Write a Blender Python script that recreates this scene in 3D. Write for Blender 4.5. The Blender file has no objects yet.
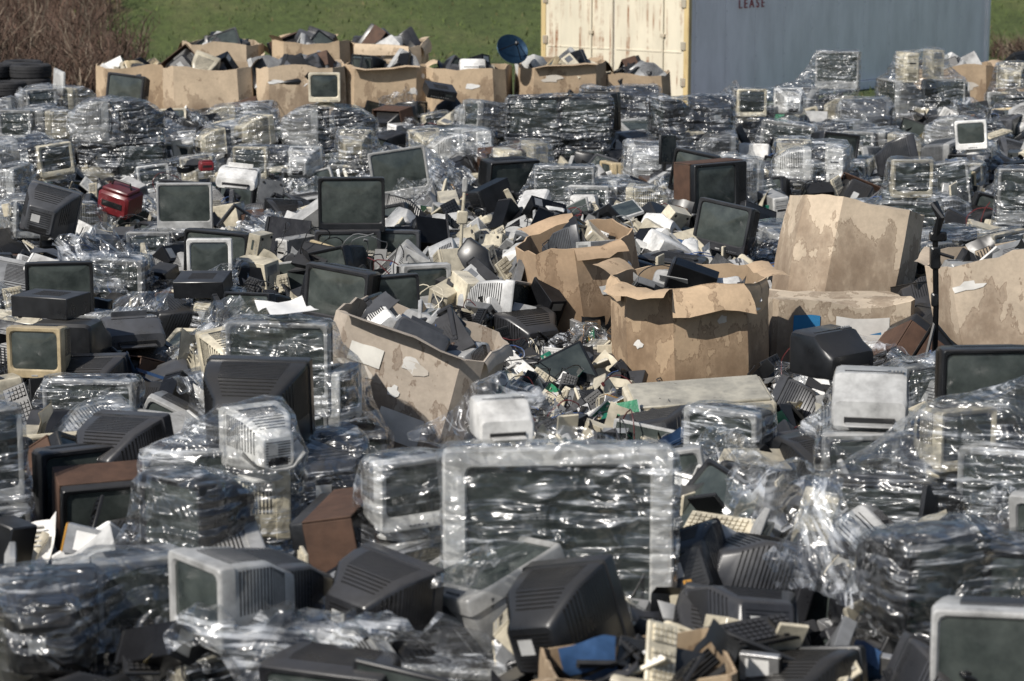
import bpy, bmesh, math, random
import numpy as np
from mathutils import Vector, Matrix, noise, Euler
from mathutils.bvhtree import BVHTree
R=random.Random(7)
rad=math.radians
scene=bpy.context.scene
COL=scene.collection

# ------------------------------------------------------------------ materials
def newmat(name):
    m=bpy.data.materials.new(name); m.use_nodes=True
    nt=m.node_tree
    for n in list(nt.nodes): nt.nodes.remove(n)
    out=nt.nodes.new('ShaderNodeOutputMaterial')
    return m,nt,out
def N(nt,t,**k):
    n=nt.nodes.new(t)
    for a,b in k.items(): setattr(n,a,b)
    return n
def noise_tex(nt,coord,scale,detail=3,rough=.55,mscale=None,rot=None,dist=0):
    n=N(nt,'ShaderNodeTexNoise'); n.inputs['Scale'].default_value=scale
    n.inputs['Detail'].default_value=detail; n.inputs['Roughness'].default_value=rough
    n.inputs['Distortion'].default_value=dist
    src=coord
    if mscale or rot:
        mp=N(nt,'ShaderNodeMapping')
        if mscale: mp.inputs['Scale'].default_value=mscale
        if rot: mp.inputs['Rotation'].default_value=rot
        nt.links.new(coord,mp.inputs['Vector']); src=mp.outputs['Vector']
    nt.links.new(src,n.inputs['Vector'])
    return n.outputs['Fac']
def ramp(nt,fac,stops):
    r=N(nt,'ShaderNodeValToRGB')
    e=r.color_ramp.elements
    while len(e)<len(stops): e.new(.5)
    for el,(p,c) in zip(e,stops):
        el.position=p
        el.color=(c,c,c,1) if not hasattr(c,'__len__') else (*c,1)
    nt.links.new(fac,r.inputs['Fac']); return r.outputs['Color']
def mixc(nt,f,a,b,mode='MIX'):
    m=N(nt,'ShaderNodeMix'); m.data_type='RGBA'; m.blend_type=mode
    for s,v in ((m.inputs['Factor'],f),(m.inputs[6],a),(m.inputs[7],b)):
        if hasattr(v,'links'): nt.links.new(v,s)
        elif hasattr(v,'__len__'): s.default_value=(*v,1) if len(v)==3 else v
        else: s.default_value=v if s.type=='VALUE' else (v,v,v,1)
    return m.outputs[2]
def math_(nt,op,a,b=0):
    m=N(nt,'ShaderNodeMath'); m.operation=op
    for s,v in ((m.inputs[0],a),(m.inputs[1],b)):
        if hasattr(v,'links'): nt.links.new(v,s)
        else: s.default_value=v
    return m.outputs[0]
def bump(nt,h,strength,dist=.02):
    b=N(nt,'ShaderNodeBump'); b.inputs['Strength'].default_value=strength; b.inputs['Distance'].default_value=dist
    nt.links.new(h,b.inputs['Height']); return b.outputs['Normal']
def coords(nt,which='Object'):
    return N(nt,'ShaderNodeTexCoord').outputs[which]
def wpos(nt): return N(nt,'ShaderNodeNewGeometry').outputs['Position']
def attr(nt):
    a=N(nt,'ShaderNodeAttribute'); a.attribute_name='col'; return a.outputs['Color']

def mat_plastic():
    m,nt,out=newmat('aged_plastic'); p=N(nt,'ShaderNodeBsdfPrincipled')
    wc=wpos(nt); c=attr(nt)
    oi=N(nt,'ShaderNodeObjectInfo')
    k=math_(nt,'MULTIPLY_ADD',oi.outputs['Random'],.45); nt.nodes[-1].inputs[2].default_value=.74
    c=mixc(nt,1.,c,k,'MULTIPLY')
    n1=noise_tex(nt,wc,5,4,.65)
    c=mixc(nt,1.,c,ramp(nt,n1,[(.3,.55),(.6,1.04)]),'MULTIPLY')
    n2=noise_tex(nt,wc,22,3,.6)
    c=mixc(nt,1.,c,ramp(nt,n2,[(.3,.82),(.55,1.)]),'MULTIPLY')
    g=N(nt,'ShaderNodeNewGeometry'); sx=N(nt,'ShaderNodeSeparateXYZ'); nt.links.new(g.outputs['Normal'],sx.inputs[0])
    up=ramp(nt,sx.outputs['Z'],[(.4,0.),(1.,.13)])
    d=math_(nt,'MULTIPLY',up,ramp(nt,n1,[(.35,1.),(.7,.3)]))
    c=mixc(nt,d,c,(.30,.275,.24))
    nt.links.new(c,p.inputs['Base Color'])
    nt.links.new(ramp(nt,n1,[(.3,.24),(.7,.44)]),p.inputs['Roughness'])
    nt.links.new(p.outputs[0],out.inputs[0]); return m
def mat_screen():
    m,nt,out=newmat('screen_glass'); p=N(nt,'ShaderNodeBsdfPrincipled')
    wc=wpos(nt)
    n=noise_tex(nt,wc,6,5,.65)
    c=ramp(nt,n,[(.3,(.024,.03,.029)),(.7,(.07,.082,.076))])
    nt.links.new(c,p.inputs['Base Color'])
    nt.links.new(ramp(nt,n,[(.3,.05),(.7,.22)]),p.inputs['Roughness'])
    nt.links.new(p.outputs[0],out.inputs[0]); return m
def mat_film():
    m,nt,out=newmat('stretch_film'); oc=coords(nt)
    a=noise_tex(nt,oc,2.0,5,.7,(1,1,13),(rad(9),rad(13),0))
    b=noise_tex(nt,oc,2.5,5,.7,(1.2,1.2,19),(rad(-28),rad(-20),rad(30)))
    big=noise_tex(nt,oc,2.2,3,.6)
    s=math_(nt,'MAXIMUM',ramp(nt,a,[(.53,0.),(.62,1.)]),ramp(nt,b,[(.55,0.),(.62,1.)]))
    s=math_(nt,'MULTIPLY',s,ramp(nt,big,[(.42,.04),(.6,1.)]))
    # broad, smooth folds so that the sun makes whole streaks glint
    f1=noise_tex(nt,oc,2.2,1,.5,(1,1,4.2),(rad(10),rad(-12),0))
    f2=noise_tex(nt,oc,2.6,1,.5,(1.3,1.3,5.),(rad(-30),rad(22),rad(30)))
    f3=noise_tex(nt,oc,5.,2,.5,None,None,.8)
    h=math_(nt,'ADD',math_(nt,'ADD',f1,f2),math_(nt,'MULTIPLY',f3,1.1))
    nrm=bump(nt,h,1.,.17)
    wh=N(nt,'ShaderNodeBsdfPrincipled'); wh.inputs['Base Color'].default_value=(.86,.89,.93,1); wh.inputs['Roughness'].default_value=.3
    nt.links.new(nrm,wh.inputs['Normal'])
    gl=N(nt,'ShaderNodeBsdfGlossy'); gl.inputs['Roughness'].default_value=.27; gl.inputs['Color'].default_value=(1,1,1,1); nt.links.new(nrm,gl.inputs['Normal'])
    lw=N(nt,'ShaderNodeFresnel'); lw.inputs['IOR'].default_value=1.45; nt.links.new(nrm,lw.inputs['Normal'])
    fr=math_(nt,'MULTIPLY_ADD',lw.outputs[0],.7); nt.nodes[-1].inputs[2].default_value=.06
    fr=math_(nt,'MINIMUM',fr,.45)
    t=N(nt,'ShaderNodeBsdfTransparent'); t.inputs[0].default_value=(.97,.98,.985,1)
    m1=N(nt,'ShaderNodeMixShader'); nt.links.new(fr,m1.inputs[0]); nt.links.new(t.outputs[0],m1.inputs[1]); nt.links.new(gl.outputs[0],m1.inputs[2])
    op=math_(nt,'MULTIPLY_ADD',s,.45); nt.nodes[-1].inputs[2].default_value=.02
    mx=N(nt,'ShaderNodeMixShader'); nt.links.new(op,mx.inputs[0]); nt.links.new(m1.outputs[0],mx.inputs[1]); nt.links.new(wh.outputs[0],mx.inputs[2])
    nt.links.new(mx.outputs[0],out.inputs[0]); return m
def mat_card():
    m,nt,out=newmat('weathered_cardboard'); p=N(nt,'ShaderNodeBsdfPrincipled')
    oc=coords(nt); c=attr(nt); wc=wpos(nt)
    n=noise_tex(nt,wc,1.8,6,.65,None,None,.6)
    c=mixc(nt,1.,c,ramp(nt,n,[(.3,.70),(.6,1.04)]),'MULTIPLY')
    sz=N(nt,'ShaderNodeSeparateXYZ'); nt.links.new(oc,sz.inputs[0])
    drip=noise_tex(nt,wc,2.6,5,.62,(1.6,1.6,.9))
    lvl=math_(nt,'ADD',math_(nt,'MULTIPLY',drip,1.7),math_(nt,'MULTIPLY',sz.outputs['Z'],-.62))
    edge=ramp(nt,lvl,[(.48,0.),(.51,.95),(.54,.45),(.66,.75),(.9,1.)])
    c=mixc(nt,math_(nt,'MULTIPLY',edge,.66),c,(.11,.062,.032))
    fine=noise_tex(nt,wc,30,4,.65)
    c=mixc(nt,1.,c,ramp(nt,fine,[(.3,.88),(.7,1.04)]),'MULTIPLY')
    nt.links.new(c,p.inputs['Base Color']); p.inputs['Roughness'].default_value=.85
    cr=noise_tex(nt,wc,2.6,4,.6,(1,1,.6))
    nt.links.new(bump(nt,cr,.25,.03),p.inputs['Normal'])
    nt.links.new(p.outputs[0],out.inputs[0]); return m
def mat_simple(name,rough,metal=0,usecol=True,col=(.3,.3,.3),nscale=12,lo=.6):
    m,nt,out=newmat(name); p=N(nt,'ShaderNodeBsdfPrincipled'); wc=wpos(nt)
    c=attr(nt) if usecol else None
    n=noise_tex(nt,wc,nscale,4,.6)
    c=mixc(nt,1.,c if usecol else col,ramp(nt,n,[(.3,lo),(.65,1.05)]),'MULTIPLY')
    nt.links.new(c,p.inputs['Base Color']); p.inputs['Roughness'].default_value=rough; p.inputs['Metallic'].default_value=metal
    nt.links.new(bump(nt,n,.25,.02),p.inputs['Normal'])
    nt.links.new(p.outputs[0],out.inputs[0]); return m
def mat_ground():
    m,nt,out=newmat('gravel_yard'); p=N(nt,'ShaderNodeBsdfPrincipled'); wc=wpos(nt)
    n=noise_tex(nt,wc,1.5,6,.7); f=noise_tex(nt,wc,30,3)
    c=ramp(nt,n,[(.3,(.07,.06,.05)),(.7,(.17,.15,.125))])
    c=mixc(nt,1.,c,ramp(nt,f,[(.3,.6),(.7,1.1)]),'MULTIPLY')
    nt.links.new(c,p.inputs['Base Color']); p.inputs['Roughness'].default_value=.95
    nt.links.new(bump(nt,f,.6,.03),p.inputs['Normal']); nt.links.new(p.outputs[0],out.inputs[0]); return m
def mat_grass():
    m,nt,out=newmat('grass_hillside'); p=N(nt,'ShaderNodeBsdfPrincipled'); wc=wpos(nt)
    n=noise_tex(nt,wc,.4,5,.65); f=noise_tex(nt,wc,5,6,.8)
    c=ramp(nt,n,[(.3,(.055,.078,.02)),(.5,(.085,.115,.03)),(.72,(.14,.145,.055))])
    c=mixc(nt,1.,c,ramp(nt,f,[(.3,.5),(.7,1.25)]),'MULTIPLY')
    sp=N(nt,'ShaderNodeSeparateXYZ'); nt.links.new(wc,sp.inputs[0])
    e=math_(nt,'ADD',math_(nt,'MULTIPLY',sp.outputs['X'],-.4),math_(nt,'MULTIPLY',n,2.))
    br=ramp(nt,math_(nt,'MULTIPLY',e,.2),[(.92,0.),(.98,1.)])
    c=mixc(nt,br,c,(.10,.058,.038))
    nt.links.new(c,p.inputs['Base Color']); p.inputs['Roughness'].default_value=.9
    nt.links.new(bump(nt,f,.9,.12),p.inputs['Normal']); nt.links.new(p.outputs[0],out.inputs[0]); return m
def mat_container():
    m,nt,out=newmat('painted_steel_rust'); p=N(nt,'ShaderNodeBsdfPrincipled')
    oc=coords(nt); c=attr(nt)
    st=noise_tex(nt,oc,3.1,4,.65,(3.2,3.2,.16)); sp=noise_tex(nt,oc,2.4,6,.72)
    f=math_(nt,'MULTIPLY',ramp(nt,st,[(.51,0.),(.63,1.)]),ramp(nt,sp,[(.44,0.),(.58,1.)]))
    gx=N(nt,'ShaderNodeSeparateXYZ'); nt.links.new(oc,gx.inputs[0])
    face=ramp(nt,gx.outputs['Y'],[(0.03,1.),(.06,.05)])
    f=math_(nt,'MULTIPLY',f,face)
    dirt=ramp(nt,noise_tex(nt,oc,2.,5,.6,(1.5,1.5,.5)),[(.3,.82),(.65,1.)])
    c=mixc(nt,1.,c,dirt,'MULTIPLY')
    c=mixc(nt,math_(nt,'MULTIPLY',f,.9),c,(.22,.075,.022))
    nt.links.new(c,p.inputs['Base Color']); p.inputs['Roughness'].default_value=.5
    nt.links.new(p.outputs[0],out.inputs[0]); return m
MATS=[mat_plastic(),mat_screen(),mat_film(),mat_card(),
      mat_simple('raw_wood',.8,0,nscale=9),mat_simple('dull_metal',.42,.7,nscale=8),
      mat_simple('printed_circuit',.45,0,nscale=30),mat_simple('paper',.8,0,nscale=6,lo=.8),
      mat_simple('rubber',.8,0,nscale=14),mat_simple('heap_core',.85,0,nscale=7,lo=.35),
      mat_container(),mat_simple('dry_twigs',.9,0,nscale=1.2,lo=.45)]
PL,SC,FI,CA,WO,ME,PC,PA,RU,HC,CO,TW=range(12)

# ------------------------------------------------------------------ builder
class MB:
    def __init__(s): s.v=[];s.f=[];s.m=[];s.c=[]
    def add(s,vs,fs,mat,col,M=None):
        o=len(s.v)
        if M is not None: vs=[M@Vector(v) for v in vs]
        s.v.extend(tuple(v) for v in vs); s.f.extend(tuple(i+o for i in f) for f in fs)
        s.m.extend([mat]*len(fs)); s.c.extend([tuple(col)]*len(fs))
    def merge(s,o,M,mul=1.):
        k=len(s.v); s.v.extend(tuple(M@Vector(v)) for v in o.v)
        s.f.extend(tuple(i+k for i in f) for f in o.f); s.m.extend(o.m)
        s.c.extend([tuple(x*mul for x in c) for c in o.c])
    def mesh(s,name,angle=38):
        me=bpy.data.meshes.new(name); me.from_pydata(s.v,[],s.f)
        used=sorted(set(s.m)); mp={u:i for i,u in enumerate(used)}
        for u in used: me.materials.append(MATS[u])
        me.polygons.foreach_set('material_index',[mp[x] for x in s.m])
        me.polygons.foreach_set('use_smooth',[True]*len(s.f))
        a=me.attributes.new('col','FLOAT_COLOR','CORNER')
        tot=np.array([len(f) for f in s.f]); c=np.ones((len(s.f),4),dtype=np.float32); c[:,:3]=np.array(s.c,dtype=np.float32)
        a.data.foreach_set('color',np.repeat(c,tot,axis=0).ravel())
        me.update()
        me.set_sharp_from_angle(angle=rad(angle))
        vv=np.array(s.v); me['lo']=vv.min(0).tolist(); me['hi']=vv.max(0).tolist()
        return me
def rrect(w,h,r,n=2):
    r=min(r,w*.49,h*.49); pts=[]
    for cx,cz,a0 in ((w/2-r,h/2-r,0),(-w/2+r,h/2-r,90),(-w/2+r,-h/2+r,180),(w/2-r,-h/2+r,270)):
        for i in range(n+1):
            a=rad(a0+90*i/n); pts.append((cx+r*math.cos(a),cz+r*math.sin(a)))
    return pts
def loft(mb,secs,mat,col,M=None,n=2,cap0=True,cap1=True):
    vs=[];fs=[];k=4*(n+1)
    for (y,w,h,cz,r) in secs:
        for (x,z) in rrect(w,h,r,n): vs.append((x,y,z+cz))
    for s in range(len(secs)-1):
        for i in range(k):
            j=(i+1)%k; fs.append((s*k+i,s*k+j,(s+1)*k+j,(s+1)*k+i))
    if cap0: fs.append(tuple(range(k)))
    if cap1: fs.append(tuple(reversed(range((len(secs)-1)*k,len(secs)*k))))
    mb.add(vs,fs,mat,col,M)
def T(x,y,z): return Matrix.Translation((x,y,z))
def Rt(yaw=0,tx=0,ty=0): return Matrix.Rotation(rad(yaw),4,'Z')@Matrix.Rotation(rad(tx),4,'X')@Matrix.Rotation(rad(ty),4,'Y')
def cbox(mb,w,d,h,x,y,z,mat,col,b=.006,M=None):   # centre x,y ; base z
    b=min(b,w*.3,d*.3,h*.3)
    MM=T(x,y-d/2,z+h/2)
    if M is not None: MM=M@MM
    loft(mb,[(0,w-2*b,h-2*b,0,b),(b,w,h,0,b),(d-b,w,h,0,b),(d,w-2*b,h-2*b,0,b)],mat,col,MM,n=1)
def sbox(mb,w,d,h,x,y,z,mat,col,M=None):
    vs=[(x+sx*w/2,y+sy*d/2,z+(h if sz else 0)) for sz in (0,1) for sx,sy in ((-1,-1),(1,-1),(1,1),(-1,1))]
    mb.add(vs,[(3,2,1,0),(4,5,6,7),(0,1,5,4),(1,2,6,5),(2,3,7,6),(3,0,4,7)],mat,col,M)
def lathe(mb,prof,n,mat,col,M=None):
    vs=[];fs=[]
    for (r,z) in prof:
        for i in range(n):
            a=2*math.pi*i/n; vs.append((r*math.cos(a),r*math.sin(a),z))
    for s in range(len(prof)-1):
        for i in range(n):
            j=(i+1)%n; fs.append((s*n+i,s*n+j,(s+1)*n+j,(s+1)*n+i))
    fs.append(tuple(reversed(range(n)))); fs.append(tuple(range((len(prof)-1)*n,len(prof)*n)))
    mb.add(vs,fs,mat,col,M)
def tube(mb,pts,r,n,mat,col,M=None):
    vs=[];fs=[];pts=[Vector(p) for p in pts]
    for i,p in enumerate(pts):
        d=(pts[min(i+1,len(pts)-1)]-pts[max(i-1,0)]).normalized()
        u=d.cross(Vector((.13,.2,.97)))
        if u.length<.05: u=d.cross(Vector((1,0,0)))
        u.normalize(); w=d.cross(u)
        for k in range(n):
            a=2*math.pi*k/n; vs.append(p+(u*math.cos(a)+w*math.sin(a))*r)
    for i in range(len(pts)-1):
        for k in range(n):
            j=(k+1)%n; fs.append((i*n+k,i*n+j,(i+1)*n+j,(i+1)*n+k))
    fs.append(tuple(range(n))); fs.append(tuple(reversed(range((len(pts)-1)*n,len(pts)*n))))
    mb.add(vs,fs,mat,col,M)

BLK=(.013,.014,.016);CHA=(.028,.029,.033);DGR=(.06,.063,.07);MGR=(.18,.185,.19);LGR=(.42,.42,.41)
BEI=(.62,.56,.43);YEL=(.52,.42,.26);WHI=(.80,.79,.76);BRN=(.085,.045,.028);BLU=(.05,.11,.24);DK=(.012,.012,.013)

def crt(w=.42,h=.38,d=.42,col=BEI,bez=None,b=.035,chin=.03,stand=True,vents=True,side=0,neck=.55,wood=False,grille=False):
    mb=MB(); bez=bez or col; z0=0
    if stand:
        lathe(mb,[(w*.36,0),(w*.37,.012),(w*.33,.022),(w*.2,.04),(w*.17,.065)],16,PL,col,T(0,d*.42,0)); z0=.06
    zc=z0+h/2
    MZ=T(0,0,zc)
    fd=.075
    wn,hn=w*neck,h*neck
    secs=[(.0,w-.014,h-.014,0,.016),(.006,w-.003,h-.003,0,.02),(.014,w,h,0,.02),(fd,w,h,0,.02),(fd+.004,w-.018,h-.018,0,.02),
          (fd+.07,w-.02,h-.02,0,.025),(d*.62,w*.86,h*.88,-.005,.03),(d*.84,wn+.03,hn+.05,-.03,.03),(d-.01,wn,hn,-.035,.03),(d,wn-.03,hn-.03,-.035,.02)]
    loft(mb,secs[:4],PL,bez,MZ,cap0=False,cap1=False)
    loft(mb,secs[3:],PL,col,MZ,cap0=False)
    iw,ih=w-2*b-side,h-2*b-chin; ic=chin/2
    n=2;k=12
    a=[(x,0,z) for x,z in rrect(w-.014,h-.014,.016,n)]
    bb=[(x-side/2,0.002,z+ic) for x,z in rrect(iw+.02,ih+.02,.03,n)]
    c=[(x-side/2,.014,z+ic) for x,z in rrect(iw,ih,.028,n)]
    mb.add(a+bb+c,[(r*k+i,(r+1)*k+i,(r+1)*k+(i+1)%k,r*k+(i+1)%k) for r in (0,1) for i in range(k)],PL,bez,MZ)
    vs=[];
    for s,yy in ((1.,.016),(.8,.010),(.5,.004),(.2,.001)):
        vs+=[(x*s-side/2,yy,z*s+ic) for x,z in rrect(iw,ih,.028,n)]
    vs.append((-side/2,0,ic))
    fs=[(r*k+i,(r+1)*k+i,(r+1)*k+(i+1)%k,r*k+(i+1)%k) for r in range(3) for i in range(k)]+[(36+i,48,36+(i+1)%k) for i in range(k)]
    mb.add(vs,fs,SC,(.05,.05,.05),MZ)
    for i in range(5):
        sbox(mb,.012,.006,.007,w*.18+i*.022-(.1 if w<.4 else 0),-.001,z0+b*.3+chin*.25,PL,DGR if sum(bez)>.6 else MGR)
    sbox(mb,.045,.004,.010,-w*.0,-.0005,z0+b*.3+chin*.25,PL,LGR)
    if side>0:
        for i in range(int(ih/.012)):
            sbox(mb,side*.62,.004,.005,w/2-b*.4-side*.5,-.0005,z0+b+chin+i*.012,PL,DK)
    def hw(y):
        Q=[(s[0],s[1]/2,s[2]/2,s[3]) for s in secs]
        for p,q in zip(Q,Q[1:]):
            if p[0]<=y<=q[0] and q[0]>p[0]:
                t=(y-p[0])/(q[0]-p[0]); return [p[i]+(q[i]-p[i])*t for i in (1,2,3)]
        return Q[-1][1:]
    vc=DK if sum(col)>.3 else (.004,.004,.004)
    if vents:
        y=fd+.03
        while y<d*.84:
            a_,b_,c_=hw(y)
            sbox(mb,a_*1.35,.007,.006,0,y,zc+c_+b_-.0035,PL,vc)
            for sg in (-1,1): sbox(mb,.006,.007,b_*1.1,sg*(a_-.0015),y,zc+c_-b_*.2,PL,vc)
            y+=.019
        for i in range(9):
            sbox(mb,wn*.75,.004,.006,0,d,zc-.035-hn*.36+i*hn*.08,PL,vc)
    if wood:
        cbox(mb,w+.012,d*.55,.012,0,fd+d*.28,z0+h-.006,WO,BRN,.003)
        for sg in (-1,1): cbox(mb,.012,d*.55,h-.01,sg*(w/2+.001),fd+d*.28,z0,WO,BRN,.003)
    sbox(mb,wn*.6,.006,.05,0,d-.002,zc-.035-hn*.5+.012,PL,DK)
    sbox(mb,wn*.3,.004,.07,wn*.15,d+.001,zc-.035-hn*.1,PA,LGR)
    return mb
def projtv(w=1.1,h=1.3,d=.5,col=LGR):
    mb=MB()
    cbox(mb,w,d,h*.34,0,d/2,0,PL,CHA,.012)
    loft(mb,[(0.,w-.02,h*.655,0,.02),(.01,w,h*.66,0,.03),(.10,w,h*.66,0,.03),(.12,w-.05,h*.63,0,.03),(d*.75,w*.8,h*.56,-.02,.05),(d,w*.6,h*.45,-.05,.05)],PL,col,T(0,0,h*.67),cap0=False)
    k=12
    a=[(x,0,z+h*.67) for x,z in rrect(w-.02,h*.655,.02,2)]
    b=[(x,.004,z+h*.68) for x,z in rrect(w-.20,h*.53,.03,2)]
    c=[(x,.03,z+h*.68) for x,z in rrect(w-.22,h*.51,.03,2)]
    mb.add(a+b+c,[(r*k+i,(r+1)*k+i,(r+1)*k+(i+1)%k,r*k+(i+1)%k) for r in (0,1) for i in range(k)],PL,col)
    mb.add(c,[tuple(reversed(range(k)))],SC,(.05,.05,.05))
    for i in range(16): sbox(mb,w*.86,.005,.008,0,-.001,.03+i*.022,PL,DK)
    sbox(mb,.12,.004,.02,0,-.002,h*.36,PL,WHI)
    return mb
def tower(col=BEI,front=None):
    mb=MB(); front=front or col; w,d,h=.19,.43,.42
    cbox(mb,w,d-.03,h,0,d/2+.015,0,ME if R.random()<.3 else PL,col,.004)
    cbox(mb,w,.035,h,0,.0155,0,PL,front,.01)
    for i,z in enumerate((.355,.305)): 
        sbox(mb,.15,.006,.042,0,-.002,z,PL,tuple(c*.8 for c in front)); sbox(mb,.13,.004,.003,0,-.005,z+.02,PL,DK)
    sbox(mb,.1,.006,.02,0,-.002,.265,PL,DK)
    lathe(mb,[(.012,0),(.012,.006)],10,PL,LGR,T(.03,-.002,.21)@Matrix.Rotation(rad(90),4,'X'))
    for i in range(9): sbox(mb,.12,.004,.006,0,-.001,.03+i*.013,PL,DK)
    for i in range(7): sbox(mb,.1,.004,.008,0,d,.05+i*.02,PL,DK)
    sbox(mb,.12,.004,.09,0,d,.3,ME,LGR)
    return mb
def printer(col=BEI,kind=0):
    mb=MB(); w,d,h=(.44,.38,.2) if kind==0 else (.42,.4,.30)
    secs=[(0,w-.03,h*.55,-h*.2,.03),(.02,w,h*.6,-h*.17,.04),(.10,w,h*.75,-h*.1,.04),(.17,w,h,0,.04),(d-.02,w,h,0,.04),(d,w-.03,h-.04,0,.03)]
    loft(mb,secs,PL,col,T(0,0,h/2))
    sbox(mb,w*.66,.03,.03,0,.0,h*.18,PL,DK)
    cbox(mb,w*.62,.12,.008,0,-.04,h*.16,PL,tuple(c*.85 for c in col),.003)
    if kind==0: cbox(mb,w*.62,.012,.05,0,d-.06,h-.01,PL,tuple(c*.9 for c in col),.003,)
    sbox(mb,w*.7,.012,.004,0,d*.55,h,PL,DK)
    cbox(mb,.09,.06,.008,w*.33,d*.55,h-.002,PL,DGR,.002)
    for i in range(4): sbox(mb,.012,.012,.006,w*.28+i*.02,d*.55,h+.006,PL,LGR)
    for i in range(8): sbox(mb,.004,.1,.012,w/2,d*.5,.03+i*.018,PL,DK)
    return mb
def keyboard(col=BEI,key=None):
    mb=MB(); key=key or tuple(min(1,c*1.1) for c in col)
    cbox(mb,.46,.17,.022,0,0,0,PL,col,.005)
    for r in range(5):
        n=15; 
        for i in range(n):
            if i in(11,) : continue
            sbox(mb,.022,.02,.012,-.205+i*.0292,-.06+r*.027,.0225,PL,key if (i+r)%5 else tuple(c*.75 for c in key))
    return mb
def vcr(col=CHA,h=.09):
    mb=MB(); w,d=.42,.3
    cbox(mb,w,d,h,0,d/2+.012,.012,PL,col,.004)
    cbox(mb,w,.014,h-.004,0,.005,.014,PL,tuple(c*.8 for c in col),.003)
    sbox(mb,.17,.004,.028,-.08,-.003,h*.55,PL,DK); sbox(mb,.1,.004,.022,.1,-.003,h*.55,SC,DK)
    for i in range(8): sbox(mb,.014,.005,.008,-.15+i*.035,-.003,h*.3,PL,LGR)
    for i in range(7): sbox(mb,w*.5,.006,.004,0,.08+i*.022,h+.0105,PL,DK)
    for sx in(-1,1):
        for sy in (.05,.27): lathe(mb,[(.015,0),(.013,.013)],8,RU,DK,T(sx*.17,sy,0))
    return mb
def lcd(col=BLK,w=.42,h=.33):
    mb=MB()
    loft(mb,[(0,w-.01,h-.01,0,.01),(.005,w,h,0,.012),(.03,w,h,0,.012),(.055,w*.7,h*.7,0,.02)],PL,col,T(0,0,h/2+.08),cap0=True)
    loft(mb,[(-.003,w-.045,h-.045,0,.003),(.002,w-.045,h-.045,0,.003)],SC,DK,T(0,0,h/2+.085),n=1)
    cbox(mb,.06,.03,.2,0,.06,.01,PL,col,.005); cbox(mb,.24,.18,.014,0,.06,0,PL,col,.006)
    return mb
def shard(col,seed,w=.4,d=.28):
    mb=MB(); nx,ny=6,5; off=Vector((seed*3.1,seed*1.7,0)); vs=[]
    for t in (0,.006):
        for j in range(ny+1):
            for i in range(nx+1):
                x=(i/nx-.5)*w;y=(j/ny-.5)*d
                q=noise.noise(Vector((x*3,y*3,0))+off)
                edge=1+.25*noise.noise(Vector((x*9,y*9,5))+off)
                z=.12*q+.35*(x*x if seed%2 else y*y)+ (.05 if (i in(0,nx) ) else 0)
                vs.append((x*edge,y*edge,z+t))
    m=(nx+1)*(ny+1); fs=[]
    hole=(2,2) if seed%3==0 else None
    for j in range(ny):
        for i in range(nx):
            if hole and abs(i-2.5)<1.6 and abs(j-2)<1.1: continue
            a=j*(nx+1)+i; fs.append((a,a+nx+1,a+nx+2,a+1)); fs.append((m+a,m+a+1,m+a+nx+2,m+a+nx+1))
    mb.add(vs,fs,PL,col)
    for i in range(5): sbox(mb,w*.5,.008,.02,0,-d*.3+i*.03,.02,PL,tuple(c*.6 for c in col))
    return mb
def frame(col,w=.42,h=.36):
    mb=MB(); b=.04
    cbox(mb,w,.05,b,0,0,0,PL,col,.008); cbox(mb,w,.05,b*.8,0,0,h-b,PL,col,.008)
    for s in(-1,1): cbox(mb,b,.048,h-2*b,s*(w/2-b/2),0,b*.98,PL,col,.006)
    return mb
def pcb(col=(.03,.13,.07)):
    mb=MB(); w,d=.3,.22; rr=random.Random(int(col[1]*1000))
    cbox(mb,w,d,.003,0,0,0,PC,col,.001)
    for i in range(26):
        a=rr.uniform(.01,.05);b=rr.uniform(.01,.035)
        sbox(mb,a,b,rr.uniform(.004,.02),rr.uniform(-.12,.12),rr.uniform(-.08,.08),.003,PL if rr.random()<.7 else ME,rr.choice([DK,DK,LGR,(.5,.48,.4),(.55,.3,.05)]))
    for i in range(6): lathe(mb,[(.008,0),(.008,.02)],8,ME,LGR,T(rr.uniform(-.12,.12),rr.uniform(-.08,.08),.003))
    cbox(mb,w,.012,.05,0,d/2,0,ME,LGR,.001)
    return mb
def drive(fc=BEI):
    mb=MB(); cbox(mb,.15,.2,.042,0,0,0,ME,(.5,.5,.5),.002); cbox(mb,.148,.012,.042,0,-.105,0,PL,fc,.003)
    sbox(mb,.12,.004,.004,0,-.112,.025,PL,DK); sbox(mb,.1,.12,.001,0,.01,.0425,PA,WHI)
    return mb
def cable(col,seed):
    rr=random.Random(seed); mb=MB(); a=rr.uniform(0,6); p=Vector((0,0,0)); pts=[]
    for i in range(46):
        a+=rr.uniform(-.1,.55)*(1 if seed%2 else -1); p=p+Vector((math.cos(a),math.sin(a),0))*.045
        pts.append((p.x,p.y,.03+.05*noise.noise(Vector((i*.2,seed,0)))))
    tube(mb,pts,.0055,5,PL,col)
    cbox(mb,.03,.045,.018,pts[-1][0],pts[-1][1],pts[-1][2]-.01,PL,col,.003)
    return mb
def phone(col=BEI):
    mb=MB()
    loft(mb,[(0,.17,.03,0,.01),(.01,.18,.045,.005,.012),(.2,.18,.075,.02,.015),(.21,.17,.06,.02,.01)],PL,col,T(0,0,.03))
    loft(mb,[(0,.045,.04,0,.015),(.05,.05,.05,0,.015),(.07,.04,.025,.012,.01),(.15,.04,.025,.012,.01),(.17,.05,.05,0,.015),(.21,.045,.04,0,.015)],PL,tuple(c*.9 for c in col),T(-.055,0,.1))
    for r in range(4):
        for c in range(3): sbox(mb,.018,.014,.008,.01+c*.025,.06+r*.025,.068+r*.004,PL,DGR)
    return mb
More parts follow.
